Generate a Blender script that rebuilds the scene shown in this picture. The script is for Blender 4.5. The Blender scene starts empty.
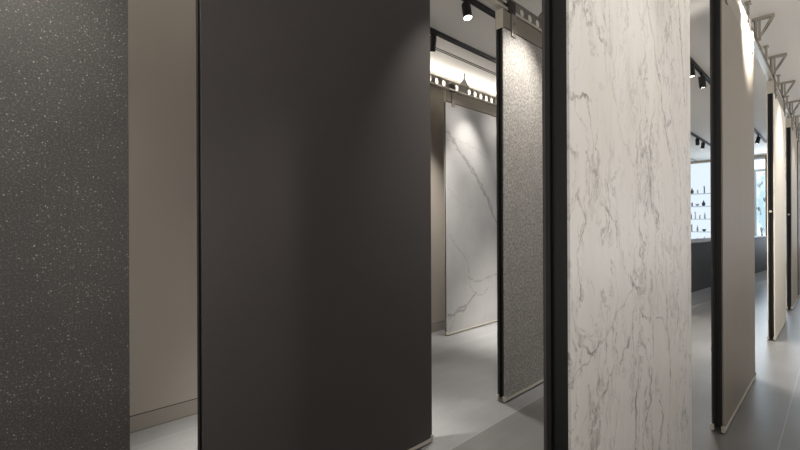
import bpy, bmesh, math, random
from mathutils import Vector, Matrix

random.seed(7)
SC = bpy.context.scene
COL = SC.collection

# ------------------------------------------------------------------ camera
PHI = math.radians(46.33)
cam_data = bpy.data.cameras.new('camera')
cam_data.sensor_width = 36.0
cam_data.lens = 36.0 * 420.0 / 800.0
cam_data.shift_y = 0.0
cam_data.clip_start = 0.02
cam = bpy.data.objects.new('camera', cam_data)
cam.location = (0, 0, 1.30)
cam.rotation_euler = (Matrix.Rotation(PHI - math.radians(90), 3, 'Z') @ Matrix.Rotation(math.radians(90), 3, 'X')
                      @ Matrix.Rotation(math.radians(-.27), 3, 'Z')).to_euler()      # camera held a touch off level
COL.objects.link(cam)
SC.camera = cam

# ------------------------------------------------------------------ world / exposure
world = bpy.data.worlds.new('world')
SC.world = world
world.use_nodes = True
bg = world.node_tree.nodes['Background']
wt = world.node_tree
wco = wt.nodes.new('ShaderNodeTexCoord'); wsep = wt.nodes.new('ShaderNodeSeparateXYZ')
wmr = wt.nodes.new('ShaderNodeMapRange')
wt.links.new(wco.outputs['Generated'], wsep.inputs[0]); wt.links.new(wsep.outputs[2], wmr.inputs[0])
wmr.inputs[1].default_value = -.25; wmr.inputs[2].default_value = .25
wmr.inputs[3].default_value = 2.3; wmr.inputs[4].default_value = .22     # added fill: stronger from below to brighten the ceiling
wt.links.new(wmr.outputs[0], bg.inputs[1])
bg.inputs[0].default_value = (1.0, 0.965, 0.92, 1)

SC.view_settings.view_transform = 'Standard'
SC.view_settings.look = 'None'
SC.view_settings.gamma = 1.0
SC.view_settings.use_curve_mapping = False
SC.view_settings.exposure = 0.0
SC.cycles.max_bounces = 10
SC.cycles.diffuse_bounces = 6
SC.cycles.sample_clamp_indirect = 4.0

# daylight that enters through the shop window at the far end
d = bpy.data.lights.new('window_daylight', 'AREA')
d.shape = 'RECTANGLE'; d.size = 2.2; d.size_y = 2.6
d.energy = 95; d.color = (0.72, 0.86, 1.0)
dl = bpy.data.objects.new('window_daylight', d)
dl.location = (14.80, 1.15, 1.75)
dl.rotation_euler = (0, math.radians(90), 0)     # shines along -X, into the room
COL.objects.link(dl)

CEIL = 3.16
SPOT_E = 70.0
SPOT_COL = (1.0, 0.95, 0.885)

# ------------------------------------------------------------------ node helpers
def srgb(r, g, b):
    def f(c):
        c /= 255.0
        return c / 12.92 if c <= 0.04045 else ((c + 0.055) / 1.055) ** 2.4
    return (f(r), f(g), f(b), 1)

class NT:
    def __init__(self, name):
        self.m = bpy.data.materials.new(name); self.m.use_nodes = True
        self.t = self.m.node_tree; self.t.nodes.clear()
        self.out = self.t.nodes.new('ShaderNodeOutputMaterial')
        self.b = self.t.nodes.new('ShaderNodeBsdfPrincipled')
        self.t.links.new(self.b.outputs[0], self.out.inputs[0])
        self.co = self.t.nodes.new('ShaderNodeTexCoord').outputs['Object']
    def set(self, sock, v):
        if hasattr(v, 'links') or hasattr(v, 'is_output'): self.t.links.new(v, sock)
        else: sock.default_value = v
    def bs(self, **kw):
        for k, v in kw.items(): self.set(self.b.inputs[k.replace('_', ' ')], v)
        return self
    def map(self, scale=(1, 1, 1), rot=(0, 0, 0), loc=(0, 0, 0), src=None):
        n = self.t.nodes.new('ShaderNodeMapping')
        n.inputs['Scale'].default_value = scale; n.inputs['Rotation'].default_value = rot
        n.inputs['Location'].default_value = loc
        self.t.links.new(src or self.co, n.inputs['Vector']); return n.outputs[0]
    def noise(self, vec, scale, detail=4, rough=.55, dist=0.0):
        n = self.t.nodes.new('ShaderNodeTexNoise')
        n.inputs['Scale'].default_value = scale; n.inputs['Detail'].default_value = detail
        n.inputs['Roughness'].default_value = rough; n.inputs['Distortion'].default_value = dist
        self.t.links.new(vec, n.inputs['Vector']); return n.outputs[0]
    def noisecol(self, vec, scale, detail=3):
        n = self.t.nodes.new('ShaderNodeTexNoise')
        n.inputs['Scale'].default_value = scale; n.inputs['Detail'].default_value = detail
        self.t.links.new(vec, n.inputs['Vector']); return n.outputs[1]
    def voro(self, vec, scale, feature='F1', rand=1.0):
        n = self.t.nodes.new('ShaderNodeTexVoronoi'); n.feature = feature
        n.inputs['Scale'].default_value = scale; n.inputs['Randomness'].default_value = rand
        self.t.links.new(vec, n.inputs['Vector']); return n
    def math(self, op, a, b=0.0, c=None, clamp=False):
        n = self.t.nodes.new('ShaderNodeMath'); n.operation = op; n.use_clamp = clamp
        self.set(n.inputs[0], a); self.set(n.inputs[1], b)
        if c is not None: self.set(n.inputs[2], c)
        return n.outputs[0]
    def vmath(self, op, a, b):
        n = self.t.nodes.new('ShaderNodeVectorMath'); n.operation = op
        self.set(n.inputs[0], a)
        if op == 'SCALE': self.set(n.inputs['Scale'], b)
        else: self.set(n.inputs[1], b)
        return n.outputs[0]
    def xyz(self, v):
        n = self.t.nodes.new('ShaderNodeSeparateXYZ'); self.t.links.new(v, n.inputs[0]); return n.outputs
    def ramp(self, f, a, b, smooth=False):
        n = self.t.nodes.new('ShaderNodeMapRange'); n.interpolation_type = 'SMOOTHSTEP' if smooth else 'LINEAR'
        self.set(n.inputs[0], f); n.inputs[1].default_value = a; n.inputs[2].default_value = b
        return n.outputs[0]
    def mix(self, f, a, b):
        n = self.t.nodes.new('ShaderNodeMix'); n.data_type = 'RGBA'
        self.set(n.inputs[0], f); self.set(n.inputs[6], a); self.set(n.inputs[7], b); return n.outputs[2]
    def bump(self, h, strength=.2, dist=.002):
        n = self.t.nodes.new('ShaderNodeBump'); n.inputs['Strength'].default_value = strength
        n.inputs['Distance'].default_value = dist
        self.t.links.new(h, n.inputs['Height']); self.t.links.new(n.outputs[0], self.b.inputs['Normal'])

def plain(name, col, rough=.5, metal=0.0, var=.06, scale=30):
    n = NT(name); c = srgb(*col)
    f = n.noise(n.co, scale, 3)
    lo = tuple(x * (1 - var) for x in c[:3]) + (1,); hi = tuple(min(1, x * (1 + var)) for x in c[:3]) + (1,)
    n.bs(Base_Color=n.mix(f, lo, hi), Roughness=rough, Metallic=metal)
    return n.m

def emissive(name, col, strength):
    n = NT(name); n.bs(Base_Color=(0, 0, 0, 1), Emission_Color=srgb(*col), Emission_Strength=strength); return n.m

# ------------------------------------------------------------------ materials
def mat_speckled():
    n = NT('black_speckled_stone')
    cloud = n.ramp(n.noise(n.co, 4.5, 4, .6), .36, .72)
    warp = n.vmath('ADD', n.co, n.vmath('SCALE', n.noisecol(n.co, 60), .012))
    v = n.voro(warp, 150)
    pick = n.math('GREATER_THAN', n.xyz(v.outputs['Color'])[0], n.math('SUBTRACT', .95, n.math('MULTIPLY', cloud, .42)))
    dot = n.math('MULTIPLY', pick, n.ramp(v.outputs['Distance'], .36, .10))
    v2 = n.voro(n.vmath('ADD', n.map((1, 1, 1), (0, .9, 0)), n.vmath('SCALE', n.noisecol(n.co, 30), .03)), 26)
    pick2 = n.math('GREATER_THAN', n.xyz(v2.outputs['Color'])[1], .78)
    grain = n.ramp(n.noise(n.co, 220, 2), .56, .72)
    flake = n.math('MULTIPLY', n.math('MULTIPLY', pick2, grain), n.ramp(v2.outputs['Distance'], .4, .15))
    s = n.math('MAXIMUM', n.math('MULTIPLY', dot, n.math('MULTIPLY_ADD', n.xyz(v.outputs['Color'])[1], .55, .12)), flake)
    fine = n.math('MULTIPLY', n.ramp(n.noise(n.co, 170, 3, .7), .5, .8), .22)
    s = n.math('MAXIMUM', s, fine)
    base = n.mix(cloud, srgb(50, 48, 46), srgb(59, 57, 54))
    n.bs(Base_Color=n.mix(s, base, srgb(190, 186, 176)), Roughness=.55)
    return n.m

def mat_dark():
    n = NT('dark_brown_grey_porcelain')
    h = n.noise(n.map((6, 6, 150)), 2, 3); v = n.noise(n.map((150, 6, 5)), 2, 3)
    w = n.math('MULTIPLY', n.math('ADD', h, v), .5)
    c = n.mix(n.ramp(w, .35, .65), srgb(62, 57, 56), srgb(71, 66, 64))
    c = n.mix(n.ramp(n.noise(n.co, 1.7, 3), .35, .7), c, srgb(69, 64, 62))
    n.bs(Base_Color=c, Roughness=.6); n.b.inputs['Specular IOR Level'].default_value = .4
    return n.m

def mat_greystone():
    n = NT('mottled_grey_stone')
    a = n.noise(n.co, 55, 5, .7); b = n.noise(n.co, 9, 4, .6)
    v = n.voro(n.vmath('ADD', n.co, n.vmath('SCALE', n.noisecol(n.co, 25), .03)), 34)
    ring = n.ramp(n.math('ABSOLUTE', n.math('SUBTRACT', v.outputs['Distance'], .30)), .10, .0)
    pick = n.math('GREATER_THAN', n.xyz(v.outputs['Color'])[0], .62)
    c = n.mix(n.ramp(a, .38, .64), srgb(112, 108, 104), srgb(180, 176, 170))
    c = n.mix(n.math('MULTIPLY', n.ramp(b, .4, .7), .4), c, srgb(122, 118, 113))
    c = n.mix(n.math('MULTIPLY', n.math('MULTIPLY', ring, pick), .45), c, srgb(188, 184, 177))
    pick2 = n.math('GREATER_THAN', n.xyz(v.outputs['Color'])[1], .86)
    c = n.mix(n.math('MULTIPLY', n.math('MULTIPLY', n.ramp(v.outputs['Distance'], .45, .25), pick2), .5), c, srgb(92, 89, 85))
    n.bs(Base_Color=c, Roughness=.6); return n.m

def seg_dist(n, P, a, b):
    """distance from the (x, 0, z) position P to the segment a-b"""
    a = Vector((a[0], 0, a[1])); b = Vector((b[0], 0, b[1])); ab = b - a
    pa = n.vmath('SUBTRACT', P, tuple(a))
    dn = n.t.nodes.new('ShaderNodeVectorMath'); dn.operation = 'DOT_PRODUCT'
    n.t.links.new(pa, dn.inputs[0]); dn.inputs[1].default_value = tuple(ab / ab.length_squared)
    t = n.math('ADD', dn.outputs['Value'], 0.0, clamp=True)
    q = n.t.nodes.new('ShaderNodeVectorMath'); q.operation = 'SCALE'
    q.inputs[0].default_value = tuple(ab); n.t.links.new(t, q.inputs['Scale'])
    l = n.t.nodes.new('ShaderNodeVectorMath'); l.operation = 'DISTANCE'
    n.t.links.new(pa, l.inputs[0]); n.t.links.new(q.outputs[0], l.inputs[1])
    return l.outputs['Value']

def veins(n, P, polys):
    """polys: (points, half width, strength) -> 0..1 vein mask"""
    tot = None
    for i, (pts, w, k) in enumerate(polys):
        if i and i % 4 == 0:        # chain the groups one after the other so the shader stays small in memory
            P = n.vmath('ADD', P, n.math('MULTIPLY', tot, 1e-7))
        d_ = None
        for a, b in zip(pts, pts[1:]):
            x = seg_dist(n, P, a, b)
            d_ = x if d_ is None else n.math('MINIMUM', d_, x)
        m = n.math('MULTIPLY', n.ramp(d_, w, w * .15, True), k)
        tot = m if tot is None else n.math('MAXIMUM', tot, m)
    return tot

def flat_warp(n, terms):
    """object position pressed onto the slab face and displaced by a few octaves of noise"""
    P = n.co
    for sc, amp, off in terms:
        c = n.vmath('SUBTRACT', n.noisecol(n.map(loc=off), sc, 3), (.5, .5, .5))
        P = n.vmath('ADD', P, n.vmath('SCALE', c, amp))
    return n.vmath('MULTIPLY', P, (1, 0, 1))

def mat_arabescato():
    """white marble, thin grey brown veins, upright above and slanting below"""
    n = NT('white_marble_brown_veins')
    P = flat_warp(n, [(4, .12, (1, 2, 3)), (14, .07, (4, 0, 1)), (45, .028, (0, 7, 2)), (130, .010, (3, 3, 2))])
    main = [
        ([(.64, 2.3), (.66, 2.14), (.745, 2.0), (.83, 1.83), (.88, 1.69), (.99, 1.55)], .010, .75),
        ([(.74, 2.02), (.80, 1.75), (.98, 1.60)], .006, .5),
        ([(1.06, 2.6), (1.10, 2.30), (1.17, 2.02), (1.20, 1.85)], .014, .85),
        ([(1.20, 2.4), (1.24, 2.0), (1.22, 1.6), (1.26, 1.2), (1.24, .8)], .008, .45),
        ([(.95, 1.80), (1.05, 1.66), (1.12, 1.45), (1.10, 1.25), (1.18, 1.0)], .009, .65),
        ([(.70, 1.62), (.69, 1.50), (.72, 1.38), (.80, 1.33)], .013, .9),
        ([(.80, 1.33), (.86, 1.22), (.84, 1.05)], .007, .5),
        ([(.84, 1.76), (.90, 1.70), (.98, 1.72)], .012, .7),
        ([(.28, 2.1), (.30, 1.80), (.36, 1.62), (.50, 1.50), (.60, 1.49)], .006, .42),
        ([(.0, 1.66), (.07, 1.665), (.13, 1.66)], .010, .75),
        ([(.10, 1.66), (.15, 1.55), (.20, 1.42), (.26, 1.34)], .006, .45),
        ([(.10, 1.50), (.17, 1.46), (.22, 1.36), (.32, 1.30), (.34, 1.24)], .009, .7),
        ([(.06, 1.40), (.10, 1.31), (.05, 1.22), (.09, 1.10)], .008, .6),
        ([(.30, 1.36), (.40, 1.20), (.44, 1.12), (.50, 1.095)], .006, .4),
        ([(.46, 1.14), (.50, 1.10), (.56, 1.075)], .016, 1.0),
        ([(.50, 1.10), (.60, .98), (.70, .90), (.72, .78)], .009, .7),
        ([(.50, 1.10), (.40, 1.03), (.26, .97), (.10, .90), (.0, .87)], .007, .6),
        ([(.22, 1.12), (.26, 1.05), (.24, .90), (.22, .78)], .007, .5),
        ([(.50, .94), (.42, .87), (.36, .83)], .011, .9),
        ([(.50, 1.02), (.49, .86), (.48, .72)], .007, .6),
        ([(.30, .84), (.24, .77), (.12, .69)], .010, .85),
        ([(.08, .96), (.14, .92), (.20, .94)], .010, .8),
        ([(.56, .80), (.55, .70), (.53, .60), (.50, .45)], .015, .95),
        ([(.68, .76), (.66, .64), (.60, .52), (.58, .35)], .011, .85),
        ([(.90, 1.0), (.92, .82), (.96, .66), (.90, .40)], .010, .85),
        ([(.76, .92), (.84, .90), (.90, .84)], .008, .6),
        ([(.78, .60), (.84, .52), (.80, .42), (.86, .3)], .010, .8),
        ([(.34, .75), (.30, .62), (.18, .50), (.10, .3)], .006, .5),
        ([(1.08, 1.0), (1.10, .8), (1.04, .6), (1.08, .3)], .007, .45),
        ([(.40, 2.7), (.44, 2.3), (.42, 2.0), (.46, 1.75)], .006, .25),
    ]
    v = veins(n, P, main)
    w = flat_warp(n, [(3, .25, (2, 2, 8)), (12, .09, (1, 5, 1)), (45, .022, (5, 5, 1))])
    a = n.noise(n.map((3.4, 1, .85), (0, math.radians(8), 0), src=w), 1.9, 5, .6)
    va = n.ramp(n.math('ABSOLUTE', n.math('SUBTRACT', a, .50)), .017, .0)
    b = n.noise(n.map((5.5, 1, 1.7), loc=(9, 4, 1), src=w), 1.8, 5, .6)
    vb = n.ramp(n.math('ABSOLUTE', n.math('SUBTRACT', b, .5)), .020, .0)
    patch = n.ramp(n.noise(n.map((1.3, 1, .8), loc=(5.5, 0, 3)), 2.6, 3), .36, .60)
    dens = n.ramp(n.noise(n.map((1.5, 1, .8)), 14, 5, .75), .40, .60)
    v = n.math('MULTIPLY', v, n.math('MULTIPLY_ADD', dens, .85, .22))
    net = n.math('MULTIPLY', n.math('MAXIMUM', va, vb), n.math('MULTIPLY', patch, n.math('MULTIPLY_ADD', dens, .78, .12)))
    v = n.math('MAXIMUM', v, net)
    streak = n.noise(n.map((40, 1, 1.6), src=w), 1.0, 3)
    base = n.mix(n.ramp(streak, .3, .7), srgb(204, 200, 196), srgb(211, 207, 203))
    base = n.mix(n.math('MULTIPLY', n.ramp(n.noise(n.map((2, 1, .7)), 2.3, 3), .45, .75), .55), base, srgb(196, 188, 178))
    n.bs(Base_Color=n.mix(n.math('MULTIPLY', v, .95), base, srgb(72, 65, 58)), Roughness=.34)
    return n.m

def mat_calacatta():
    """white marble with a few bold diagonal grey veins (panel hanging near the wall)"""
    n = NT('white_marble_diagonal_veins')
    P = flat_warp(n, [(4, .12, (1, 2, 3)), (13, .07, (4, 0, 1)), (40, .025, (0, 7, 2))])
    main = [
        ([(-.05, 2.42), (.04, 2.37), (.25, 2.19), (.58, 1.91), (.80, 1.66), (.955, 1.43), (1.2, 1.1)], .030, .75),
        ([(.20, 2.20), (.42, 2.10), (.66, 1.86), (.90, 1.58), (1.1, 1.2)], .016, .8),
        ([(.0, 2.28), (.20, 2.32), (.55, 2.25), (1.0, 2.14)], .012, .28),
        ([(.09, 1.18), (.285, .95), (.40, .80), (.43, .66), (.46, .52)], .014, .42),
        ([(.0, 1.75), (.20, 1.60), (.50, 1.50)], .010, .25),
        ([(.43, .67), (.58, .58), (.73, .60), (1.0, .63), (1.3, .70)], .016, .5),
        ([(.04, .20), (.20, .27), (.43, .36), (.58, .44)], .022, .8),
        ([(.03, .25), (.14, .22), (.30, .25), (.34, .30)], .026, .85),
        ([(.05, .06), (.12, .14), (.20, .26)], .016, .6),
        ([(.46, .52), (.60, .40), (.78, .42), (.84, .50)], .014, .5),
    ]
    v = veins(n, P, main)
    gate = n.ramp(n.noise(n.map(loc=(7, 7, 7)), 16, 4, .7), .36, .58)
    v = n.math('MULTIPLY', v, n.math('MULTIPLY_ADD', gate, .75, .22))
    base = n.mix(n.ramp(n.noise(n.co, 2.5, 3), .35, .7), srgb(158, 157, 156), srgb(169, 168, 167))
    n.bs(Base_Color=n.mix(n.math('MULTIPLY', v, .9), base, srgb(98, 94, 90)), Roughness=.45)
    return n.m

def mat_linen(name, lo, hi):
    n = NT(name)
    s = n.noise(n.map((55, 1, 1.0)), 1.0, 4, .6); t = n.noise(n.co, 90, 3)
    f = n.math('ADD', n.math('MULTIPLY', s, .7), n.math('MULTIPLY', t, .3))
    n.bs(Base_Color=n.mix(n.ramp(f, .36, .64), srgb(*lo), srgb(*hi)), Roughness=.5); return n.m

def mat_floor():
    n = NT('large_grey_floor_tiles')
    X = n.xyz(n.co)
    TP, TS = 1.31, 2.62                                   # tile pitch across and along the rows
    py = n.math('DIVIDE', n.math('SUBTRACT', X[1], .25), TP)
    sx = n.math('DIVIDE', n.math('SUBTRACT', X[0], 1.73), TS)
    def joint(q, w):
        fr = n.math('FRACT', q)
        e = n.math('MINIMUM', fr, n.math('SUBTRACT', 1.0, fr))
        return n.math('LESS_THAN', e, w)
    j = n.math('MAXIMUM', joint(py, .0016), joint(sx, .0007))
    comb = n.t.nodes.new('ShaderNodeCombineXYZ')
    n.t.links.new(n.math('FLOOR', sx), comb.inputs[0]); n.t.links.new(n.math('FLOOR', py), comb.inputs[1])
    wn = n.t.nodes.new('ShaderNodeTexWhiteNoise'); wn.noise_dimensions = '3D'
    n.t.links.new(comb.outputs[0], wn.inputs['Vector'])
    cl = n.noise(n.co, 1.6, 5, .6); st = n.noise(n.map((1.0, 5, 1)), 1.4, 4, .6); gr = n.noise(n.co, 70, 3)
    f = n.math('ADD', n.math('MULTIPLY', cl, .5), n.math('ADD', n.math('MULTIPLY', st, .38), n.math('MULTIPLY', gr, .12)))
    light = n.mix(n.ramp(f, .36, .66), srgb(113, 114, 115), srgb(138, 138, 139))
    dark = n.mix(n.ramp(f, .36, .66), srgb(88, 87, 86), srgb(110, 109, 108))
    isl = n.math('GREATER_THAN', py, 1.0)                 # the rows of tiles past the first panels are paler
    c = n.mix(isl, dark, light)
    c = n.mix(n.math('MULTIPLY', wn.outputs[0], .18), c, srgb(128, 127, 126))
    c = n.mix(n.math('MULTIPLY', j, .38), c, srgb(186, 184, 180))
    n.bs(Base_Color=c, Roughness=n.math('MULTIPLY_ADD', f, .22, .24))
    n.b.inputs['Specular IOR Level'].default_value = .45
    return n.m

def mat_window():
    """daylit street seen blurred in the pane: pale sky, teal greenery, dark figures"""
    n = NT('daylit_window_pane')
    X = n.xyz(n.co)
    a = n.noise(n.map((1, 2.6, 1.3)), 1.7, 4); b = n.noise(n.map((1, 5, 2), loc=(3, 1, 2)), 1.6, 3)
    sky = n.ramp(X[2], 2.55, 2.75)
    c = n.mix(n.ramp(a, .42, .60), srgb(232, 243, 250), srgb(176, 208, 220))
    c = n.mix(n.ramp(b, .58, .66), c, srgb(70, 92, 100))
    c = n.mix(sky, c, srgb(246, 251, 255))
    n.bs(Base_Color=(0.02, 0.02, 0.02, 1), Roughness=.1, Emission_Color=c, Emission_Strength=1.3); return n.m

M = {}
M['speckled'] = mat_speckled(); M['dark'] = mat_dark(); M['greystone'] = mat_greystone()
M['arabescato'] = mat_arabescato(); M['calacatta'] = mat_calacatta()
M['beige'] = mat_linen('beige_linen_porcelain', (116, 108, 98), (129, 121, 110))
M['cream'] = mat_linen('cream_porcelain', (214, 206, 192), (226, 218, 205))
M['taupe'] = mat_linen('taupe_porcelain', (150, 142, 132), (166, 158, 148))
M['floor'] = mat_floor()
M['wall'] = plain('warm_grey_paint', (166, 159, 150), .8, var=.03, scale=3)
M['skirt'] = plain('warm_grey_skirting', (150, 144, 136), .6, var=.04, scale=5)
M['ceil'] = plain('ceiling_paint', (226, 223, 218), .85, var=.02, scale=2)
M['groove'] = plain('painted_gap_shade', (60, 58, 55), .8)  # dark tone stands for the shade inside narrow gaps
M['black'] = plain('black_powder_coat', (7, 7, 8), .55, var=.15)
M['blackmatte'] = plain('black_matte_metal', (12, 12, 12), .55, var=.15)
M['alu'] = plain('brushed_aluminium', (206, 200, 188), .38, .55, var=.05, scale=60)
M['steel'] = plain('galvanised_steel', (124, 119, 111), .5, .35, var=.12, scale=40)
M['bracket'] = plain('grey_painted_bracket', (152, 145, 133), .6)
M['header'] = plain('grey_sheet_metal', (134, 127, 118), .45, .25, var=.04, scale=20)
M['bolt'] = plain('dark_steel_wheel', (58, 54, 52), .4, .6)
M['whiteglow'] = emissive('lit_lamp_lens', (255, 246, 230), 14.0)
M['cove'] = emissive('led_strip', (255, 249, 238), 46.0)
M['shelfback'] = emissive('backlit_shelf_panel', (226, 240, 250), 1.05)
M['pane'] = mat_window()
M['counter'] = plain('charcoal_counter_front', (40, 41, 44), .6, var=.1, scale=4)
M['plinth'] = plain('grey_steel_plinth', (138, 139, 141), .4, .2)
M['shelfwhite'] = plain('white_shelf', (225, 230, 234), .4)
M['glowshelf'] = emissive('self_glowing_shelf', (196, 214, 230), .75)  # shelves glow by themselves so they stay pale against the backlight
M['brown'] = plain('dark_brown_window_frame', (62, 46, 40), .5)
M['paleframe'] = plain('pale_window_frame', (205, 215, 222), .5)
M['bronze'] = plain('bronze_tap', (112, 94, 80), .35, .7)
M['chrome'] = plain('chrome_tap', (190, 194, 198), .18, .9)
M['blacktap'] = plain('matte_black_tap', (54, 54, 58), .4, .2)

# ------------------------------------------------------------------ mesh helpers
def box(bm, x0, x1, y0, y1, z0, z1, bev=0.0):
    r = bmesh.ops.create_cube(bm, size=1.0)
    for v in r['verts']:
        v.co = Vector(((x0 + x1) / 2 + v.co.x * (x1 - x0), (y0 + y1) / 2 + v.co.y * (y1 - y0), (z0 + z1) / 2 + v.co.z * (z1 - z0)))
    if bev > 0:
        es = list({e for v in r['verts'] for e in v.link_edges})
        bmesh.ops.bevel(bm, geom=es, offset=bev, segments=2, affect='EDGES', profile=.6)

def tube(bm, p0, p1, r0, r1=None, seg=14, caps=True):
    p0, p1 = Vector(p0), Vector(p1); d_ = p1 - p0
    r = bmesh.ops.create_cone(bm, cap_ends=caps, segments=seg, radius1=r0, radius2=r0 if r1 is None else r1, depth=d_.length)
    q = d_.to_track_quat('Z', 'Y').to_matrix().to_4x4()
    bmesh.ops.transform(bm, matrix=Matrix.Translation((p0 + p1) / 2) @ q, verts=r['verts'])

def lathe(bm, prof, c=(0, 0, 0), seg=18):
    rings = []
    for r, z in prof:
        rings.append([bm.verts.new((c[0] + r * math.cos(2 * math.pi * k / seg), c[1] + r * math.sin(2 * math.pi * k / seg), c[2] + z)) for k in range(seg)])
    for a, b in zip(rings, rings[1:]):
        for k in range(seg):
            bm.faces.new((a[k], a[(k + 1) % seg], b[(k + 1) % seg], b[k]))
    bm.faces.new(list(reversed(rings[0]))); bm.faces.new(rings[-1])

def prism(bm, pts, axis, a, b):
    """extrude a 2-D outline; axis 'x' -> pts are (y,z), axis 'y' -> pts are (x,z), 'z' -> (x,y)"""
    def P(p, t):
        return {'x': (t, p[0], p[1]), 'y': (p[0], t, p[1]), 'z': (p[0], p[1], t)}[axis]
    A = [bm.verts.new(P(p, a)) for p in pts]; B = [bm.verts.new(P(p, b)) for p in pts]
    bm.faces.new(A); bm.faces.new(list(reversed(B)))
    k = len(pts)
    for i in range(k): bm.faces.new((A[i], B[i], B[(i + 1) % k], A[(i + 1) % k]))

def obj(name, bm, mat, parent=None, loc=None, smooth=False):
    bmesh.ops.recalc_face_normals(bm, faces=bm.faces)
    me = bpy.data.meshes.new(name); bm.to_mesh(me); bm.free()
    me.materials.append(M[mat])
    if smooth:
        for p in me.polygons: p.use_smooth = True
        me.set_sharp_from_angle(angle=math.radians(40))
    o = bpy.data.objects.new(name, me); COL.objects.link(o)
    if parent is not None: o.parent = parent
    if loc is not None: o.location = loc
    return o

def thing(name, label, cat, loc=(0, 0, 0), rot=(0, 0, 0), group=None):
    o = bpy.data.objects.new(name, None); COL.objects.link(o)
    o.empty_display_size = .1
    o.location = loc; o.rotation_euler = rot
    o['label'] = label; o['category'] = cat
    if group: o['group'] = group
    return o

def one(fn, *a, **k):
    bm = bmesh.new(); fn(bm, *a, **k); return bm

def struct(name, bm, mat):
    o = obj(name, bm, mat); o['kind'] = 'structure'; return o

# ------------------------------------------------------------------ room shell
S0, S1 = -2.6, 15.0
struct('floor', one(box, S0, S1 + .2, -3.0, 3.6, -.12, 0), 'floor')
struct('ceiling', one(box, S0, S1 + .2, -3.0, 3.6, CEIL, CEIL + .12), 'ceil')
WL = 3.085
WB = 3.406
struct('wall_left', one(box, S0, 1.60, WL, 3.6, 0, CEIL), 'wall')
struct('wall_back', one(box, 1.60, S1 + .2, WB, 3.6, 0, CEIL), 'wall')
struct('baseboard_left', one(box, S0, 1.604, WL - .006, WL, .004, .102), 'skirt')
struct('baseboard_back', one(box, 1.604, S1, WB - .006, WB, .004, .102), 'skirt')
for nm, a, b, w in (('gap_shade_2', S0, 1.602, WL), ('gap_shade_3', 1.602, S1, WB)):
    bm = bmesh.new()
    box(bm, a, b, w - .0035, w - .0005, .0005, .0045); box(bm, a, b, w - .0035, w - .0005, .1015, .1065)
    struct(nm, bm, 'groove')  # dark strips painted as shade lines above and below the skirting
# end wall with its opening for the window
bm = bmesh.new()
WY0, WY1, WZ1 = .55, 1.80, 3.10
box(bm, S1, S1 + .2, WY1, WB, 0, CEIL); box(bm, S1, S1 + .2, -3.0, WY0, 0, CEIL)
box(bm, S1, S1 + .2, WY0, WY1, WZ1, CEIL); box(bm, S1, S1 + .2, WY0, WY1, 0, .25)
struct('wall_end', bm, 'wall')
bm = bmesh.new()
box(bm, S1 + .10, S1 + .12, WY0 + .02, WY1 - .02, .27, WZ1 - .02)
struct('window_1', bm, 'pane')
bm = bmesh.new()
for y in (WY1 - .06, WY0): box(bm, S1 + .03, S1 + .10, y, y + .06, .25, WZ1)
box(bm, S1 + .03, S1 + .10, WY0 + .06, WY1 - .06, .25, .31); box(bm, S1 + .03, S1 + .10, WY0 + .06, WY1 - .06, WZ1 - .05, WZ1)
box(bm, S1 + .03, S1 + .10, WY0 + .06, WY1 - .06, 2.72, 2.78)
box(bm, S1 + .03, S1 + .10, 1.585, 1.625, .31, 2.72)
f = struct('window_frame', bm, 'paleframe')
struct('window_mullion', one(box, S1 + .01, S1 + .10, 1.30, 1.39, .25, WZ1), 'brown')
# ceiling slot before the wall, its shade drawn as dark strips
bm = bmesh.new()
box(bm, 1.9, S1, 2.915, 2.925, CEIL - .003, CEIL + .001); box(bm, 1.9, S1, 2.945, 2.955, CEIL - .003, CEIL + .001)
struct('gap_shade_1', bm, 'groove')

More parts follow.
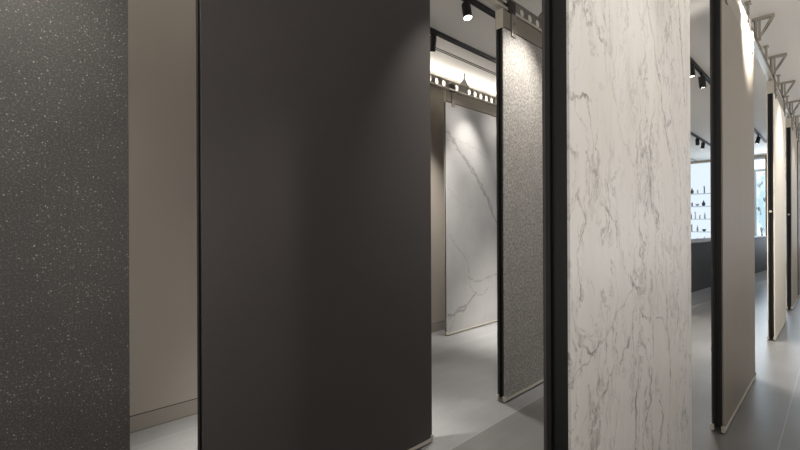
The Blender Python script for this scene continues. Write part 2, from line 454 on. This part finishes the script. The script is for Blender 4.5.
# ------------------------------------------------------------------ hanging rails
def rail(name_label, p, s0, s1, tri, rods, arms=True, group='hanging rails along the rows'):
    t = thing('hanging_rail', name_label, 'rail', (s0, p, 0), group=group)
    # perforated plate with round holes
    Z0, Z1, T, pitch, R = 2.910, 3.000, .004, .122, .031
    bm = bmesh.new(); N = int((s1 - s0) / pitch); seg = 16
    zc = (Z0 + Z1) / 2
    def ring(x0, x1, xc, y):
        out, inn = [], []
        hw, hh = (x1 - x0) / 2, (Z1 - Z0) / 2
        for k in range(seg):
            a = 2 * math.pi * (k + .5) / seg; c, s = math.cos(a), math.sin(a)
            q = min(hw / abs(c) if abs(c) > 1e-6 else 9, hh / abs(s) if abs(s) > 1e-6 else 9)
            out.append(bm.verts.new((xc + q * c, y, zc + q * s))); inn.append(bm.verts.new((xc + R * c, y, zc + R * s)))
        for k in range(seg):
            bm.faces.new((out[k], out[(k + 1) % seg], inn[(k + 1) % seg], inn[k]))
        return out, inn
    gus = set()
    for s in tri: gus.add(int((s - s0) / pitch))
    for i in range(N):
        x0, x1 = i * pitch, (i + 1) * pitch
        if i in gus:
            box(bm, x0, x1, -T / 2, T / 2, Z0, Z1); continue
        oa, ia = ring(x0, x1, (x0 + x1) / 2, -T / 2); ob, ib = ring(x0, x1, (x0 + x1) / 2, T / 2)
        for k in range(seg):
            bm.faces.new((ia[k], ia[(k + 1) % seg], ib[(k + 1) % seg], ib[k]))
            bm.faces.new((oa[k], ob[k], ob[(k + 1) % seg], oa[(k + 1) % seg]))
    obj('perforated_plate', bm, 'steel', t)
    L = N * pitch
    bm = bmesh.new()
    box(bm, 0, L, -.020, .020, 2.893, 2.899); box(bm, 0, L, -.020, -.016, 2.899, 2.912); box(bm, 0, L, .016, .020, 2.899, 2.912)
    box(bm, 0, L, -.002, .002, 2.899, 2.912)
    obj('running_channel', bm, 'alu', t)
    bm = bmesh.new()
    box(bm, 0, L, -.006, .006, 3.0, 3.008)
    obj('top_flange', bm, 'steel', t)
    for s in tri:
        x = s - s0
        # gusset in the plane of the rail, rod up to the ceiling
        bm = bmesh.new()
        prism(bm, [(x - .095, 3.008), (x + .095, 3.008), (x + .012, 3.095), (x - .012, 3.095)], 'y', -.004, .004)
        tube(bm, (x, 0, 3.09), (x, 0, CEIL), .008, seg=10)
        obj('rail_hanger', bm, 'steel', t)
        if not arms: continue
        # triangular cantilever bracket square to the rail
        bm = bmesh.new()
        box(bm, x - .02, x + .02, -.135, .02, CEIL - .022, CEIL)
        box(bm, x - .016, x + .016, -.040, -.024, 2.975, CEIL - .022); box(bm, x - .016, x + .016, -.006 - .010, -.004, 2.975, CEIL - .022)
        box(bm, x - .016, x + .016, -.042, -.004, 2.955, 2.978)
        prism(bm, [(-.135, CEIL - .022), (-.112, CEIL - .022), (-.040, 2.978), (-.040, 3.012)], 'x', x - .012, x + .012)
        obj('triangular_bracket', bm, 'bracket', t)
    for s in rods:
        x = s - s0
        bm = bmesh.new()
        box(bm, x - .010, x + .010, -.010, .010, 3.008, CEIL - .012)
        box(bm, x - .035, x + .035, -.02, .02, CEIL - .012, CEIL)
        obj('ceiling_rod', bm, 'bracket', t)
    return t

P2, P1, P3 = .4973, 1.687, 3.172
TH = .062
HC = TH / 2
rail('perforated steel rail on brackets above the marble and beige panels', P2 + HC, -1.2, 14.0,
     [1.20 + 1.26 * k for k in range(10)], [2.05 + 1.26 * k for k in range(9)])
rail('perforated steel rail above the dark panels and the mottled grey panel', P1 + HC, -1.6, 6.6,
     [-.9, .35, 1.65, 3.32, 4.6, 5.9], [], False)
rail('perforated steel rail close to the back wall above the diagonal veined marble', P3 + .015, 2.6, 6.2,
     [3.20, 4.15, 5.40], [], False)

# ------------------------------------------------------------------ sliding slab panels
def panel(label, p, s0, s1, front, back, handle=True, TH=TH):
    W = s1 - s0; HC = TH / 2
    t = thing('sliding_panel', label, 'panel', (s0, p, 0), group='sliding stone sample panels')
    ST = .008
    Z0, Z1 = .012, 2.737
    obj('front_slab', one(box, 0, W, 0, ST, Z0 + .012, Z1, .0012), front, t)
    obj('back_slab', one(box, 0, W, TH - ST, TH, Z0 + .012, Z1, .0012), back, t)
    # black core frame: two lipped profiles with a groove at each end
    bm = bmesh.new()
    a, b = ST, TH - ST
    for x0, x1, g in ((.002, .05, 1), (W - .05, W - .002, -1)):
        if g > 0:
            pts = [(x0, a), (x1, a), (x1, b), (x0, b), (x0, b - .013), (x0 + .016, b - .013), (x0 + .016, a + .013), (x0, a + .013)]
        else:
            pts = [(x1, a), (x1, a + .013), (x1 - .016, a + .013), (x1 - .016, b - .013), (x1, b - .013), (x1, b), (x0, b), (x0, a)]
        prism(bm, pts, 'z', .03, 2.742)
    box(bm, .05, W - .05, a, b, .03, .08); box(bm, .05, W - .05, a, b, 2.69, 2.742)
    obj('core_frame', bm, 'black', t)
    # aluminium channel under each slab
    for y0, y1 in ((-.005, ST + .004), (TH - ST - .004, TH + .005)):
        bm = bmesh.new()
        box(bm, -.003, W + .003, y0, y1, Z0, Z0 + .004)
        box(bm, -.003, W + .003, y0, y0 + .004, Z0 + .004, Z0 + .019); box(bm, -.003, W + .003, y1 - .003, y1, Z0 + .004, Z0 + .019)
        r = obj('bottom_channel', bm, 'alu', t)
        for x0, x1 in ((-.006, .012), (W - .012, W + .006)):
            obj('end_clip', one(box, x0, x1, y0 - .001, y1 + .001, Z0 - .001, Z0 + .036, .001), 'alu', r)
    # hollow sheet-metal header across the top
    bm = bmesh.new()
    box(bm, 0, W, .004, TH - .004, 2.749, 2.872, .002)
    obj('header', bm, 'header', t)
    for x0, x1 in ((-.004, .0), (W, W + .004)):
        obj('header_end_cap', one(box, x0, x1, .0, TH, 2.735, 2.874), 'alu', t)
    # two roller hangers: strap, wheels and stud
    for x in (.135, W - .135):
        h = obj('hanger_strap', one(box, x - .028, x + .028, -.010, -.004 + .008, 2.70, 2.868, .002), 'header', t)
        bm = bmesh.new()
        tube(bm, (x, .012, 2.872), (x, .012, 2.896), .006)
        tube(bm, (x, TH - .012, 2.872), (x, TH - .012, 2.896), .006)
        box(bm, x - .05, x + .05, .006, .010, 2.885, 2.975, .002); box(bm, x - .05, x + .05, TH - .010, TH - .006, 2.885, 2.975, .002)
        box(bm, x - .05, x + .05, .006, TH - .006, 2.880, 2.8865)
        obj('trolley_bracket', bm, 'bolt', h)
        for dx in (-.032, .032):
            bm = bmesh.new()
            for y in (HC - .0150, HC + .0050): tube(bm, (x + dx, y, 2.936), (x + dx, y + .010, 2.936), .024, seg=16)
            obj('wheel', bm, 'bolt', h)
        for z in (2.735, 2.80): obj('bolt', one(tube, (x, -.018, z), (x, -.009, z), .008, seg=6), 'steel', h)
    if handle:
        bm = bmesh.new()
        tube(bm, (-.018, HC, 1.43), (.018, HC, 1.43), .007, seg=12)
        tube(bm, (-.028, HC, 1.43), (-.016, HC, 1.43), .013, seg=14)
        obj('pull_knob', bm, 'alu', t)
    return t

panel('black panel speckled with white flecks, left of the plain dark panel', P1, -1.03, .323, 'speckled', 'taupe', False)
panel('plain dark brown-grey panel with light bottom edge, in front of the warm grey wall', P1, .562, 1.867, 'dark', 'dark', False)
panel('mottled grey stone panel with a bright spot pool at its top', P1, 2.656, 4.0, 'greystone', 'dark', False)
panel('white marble panel with diagonal grey veins hanging close to the back wall', P3, 3.775, 5.125, 'calacatta', 'taupe', False, .030)
panel('large white marble panel with upright brown-grey veins, nearest of its row', P2, 1.102, 2.419, 'arabescato', 'dark', False, .078)
panel('plain beige panel with black core, next after the white marble panel', P2, 3.223, 4.61, 'beige', 'dark', False)
panel('cream panel between the beige panel and the taupe panel further along its row', P2, 6.17, 7.58, 'cream', 'cream')
panel('taupe panel behind the cream panel along the same rail', P2, 8.56, 9.75, 'taupe', 'taupe')
panel('farthest beige panel in the row, only its narrow edge showing', P2, 10.02, 11.4, 'beige', 'dark', False)

# ------------------------------------------------------------------ ceiling light tracks and spots
def track(label, p, s0, s1):
    t = thing('light_track', label, 'light track', (s0, p, CEIL), group='black ceiling light tracks')
    bm = bmesh.new(); L = s1 - s0; w, h = .018, .034
    box(bm, 0, L, -w, w, -.006, 0); box(bm, 0, L, -w, -w + .005, -h, -.006); box(bm, 0, L, w - .005, w, -h, -.006)
    box(bm, 0, L, -w + .005, -.006, -h, -h + .004); box(bm, 0, L, .006, w - .005, -h, -h + .004)
    obj('track_channel', bm, 'black', t)
    for x0 in (-.004, L): obj('end_cap', one(box, x0, x0 + .004, -w, w, -h, 0), 'black', t)

TA, TB, TC_, TD = 2.67, 2.09, 1.16, -.02
track('black ceiling track nearest the back wall, parallel to the glowing cove', TA, 1.7, 12.0)
track('black ceiling track just behind the row of dark panels', TB, -1.5, 12.8)
track('black ceiling track over the aisle in front of the dark panels', TC_, -1.5, 12.6)
track('black ceiling track over the aisle in front of the marble panel', TD, -1.0, 9.5)

def spot(label, s, p, aim, energy=1.0, size=56, blend=.55, grp='black track spotlights'):
    """aim: point the head looks at"""
    t = thing('track_spotlight', label, 'spotlight', (s, p, CEIL - .034), group=grp)
    obj('track_adapter', one(box, -.05, .05, -.014, .014, -.018, 0, .003), 'black', t)
    bm = bmesh.new(); tube(bm, (0, 0, -.058), (0, 0, -.018), .009, seg=12)
    obj('stem', bm, 'black', t, smooth=True)
    head = Vector((0, 0, -.058))
    dirv = (Vector(aim) - (Vector((s, p, CEIL - .034)) + head)).normalized()
    q = dirv.to_track_quat('-Z', 'Y')
    bm = bmesh.new()
    lathe(bm, [(.018, .032), (.032, .029), (.036, .022), (.036, -.097), (.038, -.099), (.038, -.108), (.034, -.108), (.033, -.100), (.0325, -.098)], seg=24)
    h = obj('lamp_head', bm, 'blackmatte', t, smooth=True)
    h.location = head + q @ Vector((0, 0, .0)); h.rotation_mode = 'QUATERNION'; h.rotation_quaternion = q
    bm = bmesh.new(); lathe(bm, [(.032, -.1005), (.032, -.1015), (.020, -.106), (.008, -.108)], seg=24)
    obj('lens', bm, 'whiteglow', h, smooth=True)
    ld = bpy.data.lights.new('spot_beam', 'SPOT')
    ld.energy = SPOT_E * energy; ld.color = SPOT_COL; ld.spot_size = math.radians(size); ld.spot_blend = blend
    ld.shadow_soft_size = .03
    lo = bpy.data.objects.new('spot_beam', ld); COL.objects.link(lo); lo.parent = h; lo.location = (0, 0, -.125)
    return t

# rows: lamp position, aim
spot('black spotlight over the aisle shining on the black speckled panel', -.16, TC_, (-.16, 1.69, 2.10), 1.9, 64, 1)
spot('black spotlight over the aisle beside the right edge of the plain dark panel', 2.02, TC_, (1.98, 1.69, 1.75), 1.0, 60, 1)
spot('black spotlight over the aisle shining on the mottled grey panel', 2.96, TC_, (2.80, 1.69, 1.95), 1.3, 86, .9)
spot('black spotlight hanging behind the gap, the higher one above the mottled grey panel edge', 2.75, TB, (2.45, 1.35, 0), 3.2, 76, 1)
spot('black spotlight beside the plain dark panel top edge, lower and farther one', 2.99, TA, (3.55, 3.40, 1.3), 4.0, 56, 1)
spot('black spotlight near the back wall shining on the diagonal veined marble', 4.24, TA, (4.12, 3.17, 1.85), 1.3, 62, .9)
spot('added unseen spotlight behind the black speckled panel, fill for wall and floor', -.60, TB, (-.6, 2.6, .3), .8, 125, 1)  # hidden lamp added as fill for wall and floor
spot('added unseen spotlight behind the plain dark panel, floor bounce for the ceiling', 1.25, TB, (1.22, 2.12, .1), 10.0, 46, 1)  # hidden lamp added; its floor patch bounces light to the ceiling
spot('added unseen spotlight behind the mottled grey panel, floor bounce for the ceiling', 4.60, TB, (4.75, 2.25, .1), 16.0, 56, 1)  # hidden lamp added to bounce light off the floor upwards
spot('black spotlight before the left end of the large marble panel', 1.15, TD, (1.25, .50, 1.6), .7, 80)
spot('black spotlight before the right end of the large marble panel', 2.25, TD, (2.2, .50, 1.4), .25, 80)
spot('black spotlight before the far end of the plain beige panel', 4.28, TD, (4.30, .50, 2.84), 6.0, 76, .8)
spot('black spotlight over the aisle behind the far end of the beige panel', 5.15, TC_, (5.1, .85, .3), 4.5, 84)
spot('black spotlight partly behind the marble panel right edge, nearest in the gap', 5.66, TC_, (6.0, .95, 0), 2.6, 80)
spot('black spotlight with lens turned down beside the beige panel black edge', 6.22, TC_, (6.9, 1.0, 0), 2.6, 80)
spot('black spotlight over the aisle before the gap past the beige panel', 5.50, TD, (5.6, .15, 0), 1.6, 80, 1)
spot('added unseen fill spotlight behind the charcoal counter, at its near end', 8.6, TA, (8.6, 2.7, 0), 11.0, 80, 1)  # out of sight, added to brighten the far ceiling by bounce
spot('added unseen fill spotlight behind the charcoal counter, at its far end', 10.9, TA, (10.9, 2.7, 0), 11.0, 80, 1)  # second hidden lamp added for the far ceiling
spot('black spotlight before the cream panel', 6.80, TD, (6.8, .50, 1.7), 1.3, 90, 1)
spot('black spotlight before the taupe panel', 9.0, TD, (9.0, .50, 1.7), .8)
spot('small far black spotlight seen between the beige and cream panels', 11.4, TC_, (11.6, 1.7, 1.0), .8)
spot('small far black spotlight above the lit shelves, left of two', 10.75, TB, (13.2, 2.4, 1.0), .8)
spot('small far black spotlight above the lit shelves, right of two', 11.3, TB, (11.5, 2.4, 1.0), .8)

# ------------------------------------------------------------------ glowing cove behind the marble at the back wall
for lab, cs, cp, cl in (('glowing warm white strip light along the back wall behind the perforated rail', 1.75, WB, 7.0),
                        ('added unseen strip light high on the wall behind the plain dark panel', -2.2, WL, 3.7)):  # this second strip is unseen, added to brighten the ceiling
    t = thing('cove_light', lab, 'strip light', (cs, cp, 3.01))
    obj('light_housing', one(box, 0, cl, -.05, 0, -.02, .0), 'alu', t)
    obj('diffuser', one(box, .01, cl - .01, -.042, -.012, .0, .008), 'cove', t)

# ------------------------------------------------------------------ counter at the far end of the aisle
c = thing('service_counter', 'long charcoal counter with pale plinth at far end of aisle', 'counter', (7.55, 1.60, 0), (0, 0, math.radians(-4.97)))
L = 5.6
obj('counter_body', one(box, .01, L - .01, .02, .58, .225, .975, .004), 'counter', c)
obj('plinth', one(box, .05, L - .05, .04, .56, 0, .225, .002), 'plinth', c)
obj('worktop', one(box, 0, L, 0, .60, .975, 1.0, .004), 'counter', c)

# ------------------------------------------------------------------ lit display shelf on the end wall
u = thing('display_shelf', 'white backlit wall display unit with five shelves of small samples', 'shelf unit', (S1, 2.80, 0))
UW = .75
obj('backlit_panel', one(box, -.03, -.004, -UW, .59, .60, 3.08), 'shelfback', u)
for y0, y1 in ((-UW - .03, -UW), (.59, .604)): obj('side_panel', one(box, -.30, 0, y0, y1, .60, 3.10), 'shelfwhite', u)
SH = [.70, 1.07, 1.44, 1.81, 2.18]
for z in SH:
    obj('shelf', one(box, -.28, -.03, -UW, .59, z - .024, z, .002), 'glowshelf', u)
obj('lower_cabinet', one(box, -.32, -.004, -UW, .59, 0, .60, .003), 'counter', u)

def tap_tall(bm):
    lathe(bm, [(.030, 0), (.030, .012), (.018, .016), (.016, .20), (.018, .23), (.012, .24)], seg=14)
    tube(bm, (0, 0, .20), (-.11, 0, .235), .011, .010); tube(bm, (-.105, 0, .238), (-.115, 0, .205), .010, .009)
    tube(bm, (0, 0, .235), (.05, 0, .28), .007, .005)
def tap_low(bm):
    lathe(bm, [(.030, 0), (.030, .010), (.022, .016), (.020, .10), (.024, .115), (.016, .13)], seg=14)
    tube(bm, (0, 0, .085), (-.10, 0, .105), .012, .011); tube(bm, (-.095, 0, .108), (-.102, 0, .08), .011, .010)
    tube(bm, (0, 0, .12), (.03, 0, .165), .007, .005)
def vase(bm):
    lathe(bm, [(.028, 0), (.046, .03), (.056, .075), (.046, .12), (.020, .155), (.017, .19), (.024, .20)], seg=18)
def bottle(bm):
    lathe(bm, [(.026, 0), (.030, .006), (.030, .13), (.022, .15), (.011, .165), (.011, .20), (.014, .205), (.014, .225)], seg=16)
def bowl(bm):
    lathe(bm, [(.028, 0), (.030, .010), (.055, .05), (.066, .085), (.062, .085), (.048, .05), (.02, .02)], seg=18)
KIND = {'tall_tap': (tap_tall, 'tap'), 'low_tap': (tap_low, 'tap'), 'vase': (vase, 'vase'), 'bottle': (bottle, 'bottle'), 'bowl': (bowl, 'bowl')}
ORD = ['lowest', 'second lowest', 'middle', 'second highest', 'highest']
ROWS = [  # (kind, material, y on the wall) for each shelf, lowest first
    [('low_tap', 'bronze', 3.02), ('bottle', 'chrome', 2.90), ('tall_tap', 'blacktap', 2.72)],
    [('tall_tap', 'bronze', 3.03), ('bottle', 'chrome', 2.89), ('bowl', 'blacktap', 2.73)],
    [('bottle', 'bronze', 3.05), ('tall_tap', 'chrome', 2.94), ('low_tap', 'chrome', 2.83), ('bottle', 'chrome', 2.71)],
    [('low_tap', 'blacktap', 3.02), ('bowl', 'chrome', 2.89), ('vase', 'blacktap', 2.74)],
    [('vase', 'bronze', 3.02), ('low_tap', 'chrome', 2.88), ('tall_tap', 'blacktap', 2.72)],
]
CNAME = {'bronze': 'brown bronze', 'chrome': 'pale chrome', 'blacktap': 'matte black'}
for i, row in enumerate(ROWS):
    for k, m, y in row:
        bm = bmesh.new(); KIND[k][0](bm)
        o = obj(k, bm, m, None, (S1 - .16, y, SH[i]), smooth=True)
        o.scale = (.8, .8, .8)
        side = 'left end' if y > 2.98 else ('right end' if y < 2.78 else ('left middle' if y > 2.9 else 'middle'))
        o['label'] = '%s %s at the %s of the %s lit shelf' % (CNAME[m], k.replace('_', ' '), side, ORD[i])
        o['category'] = KIND[k][1]; o['group'] = 'samples on the lit shelves'
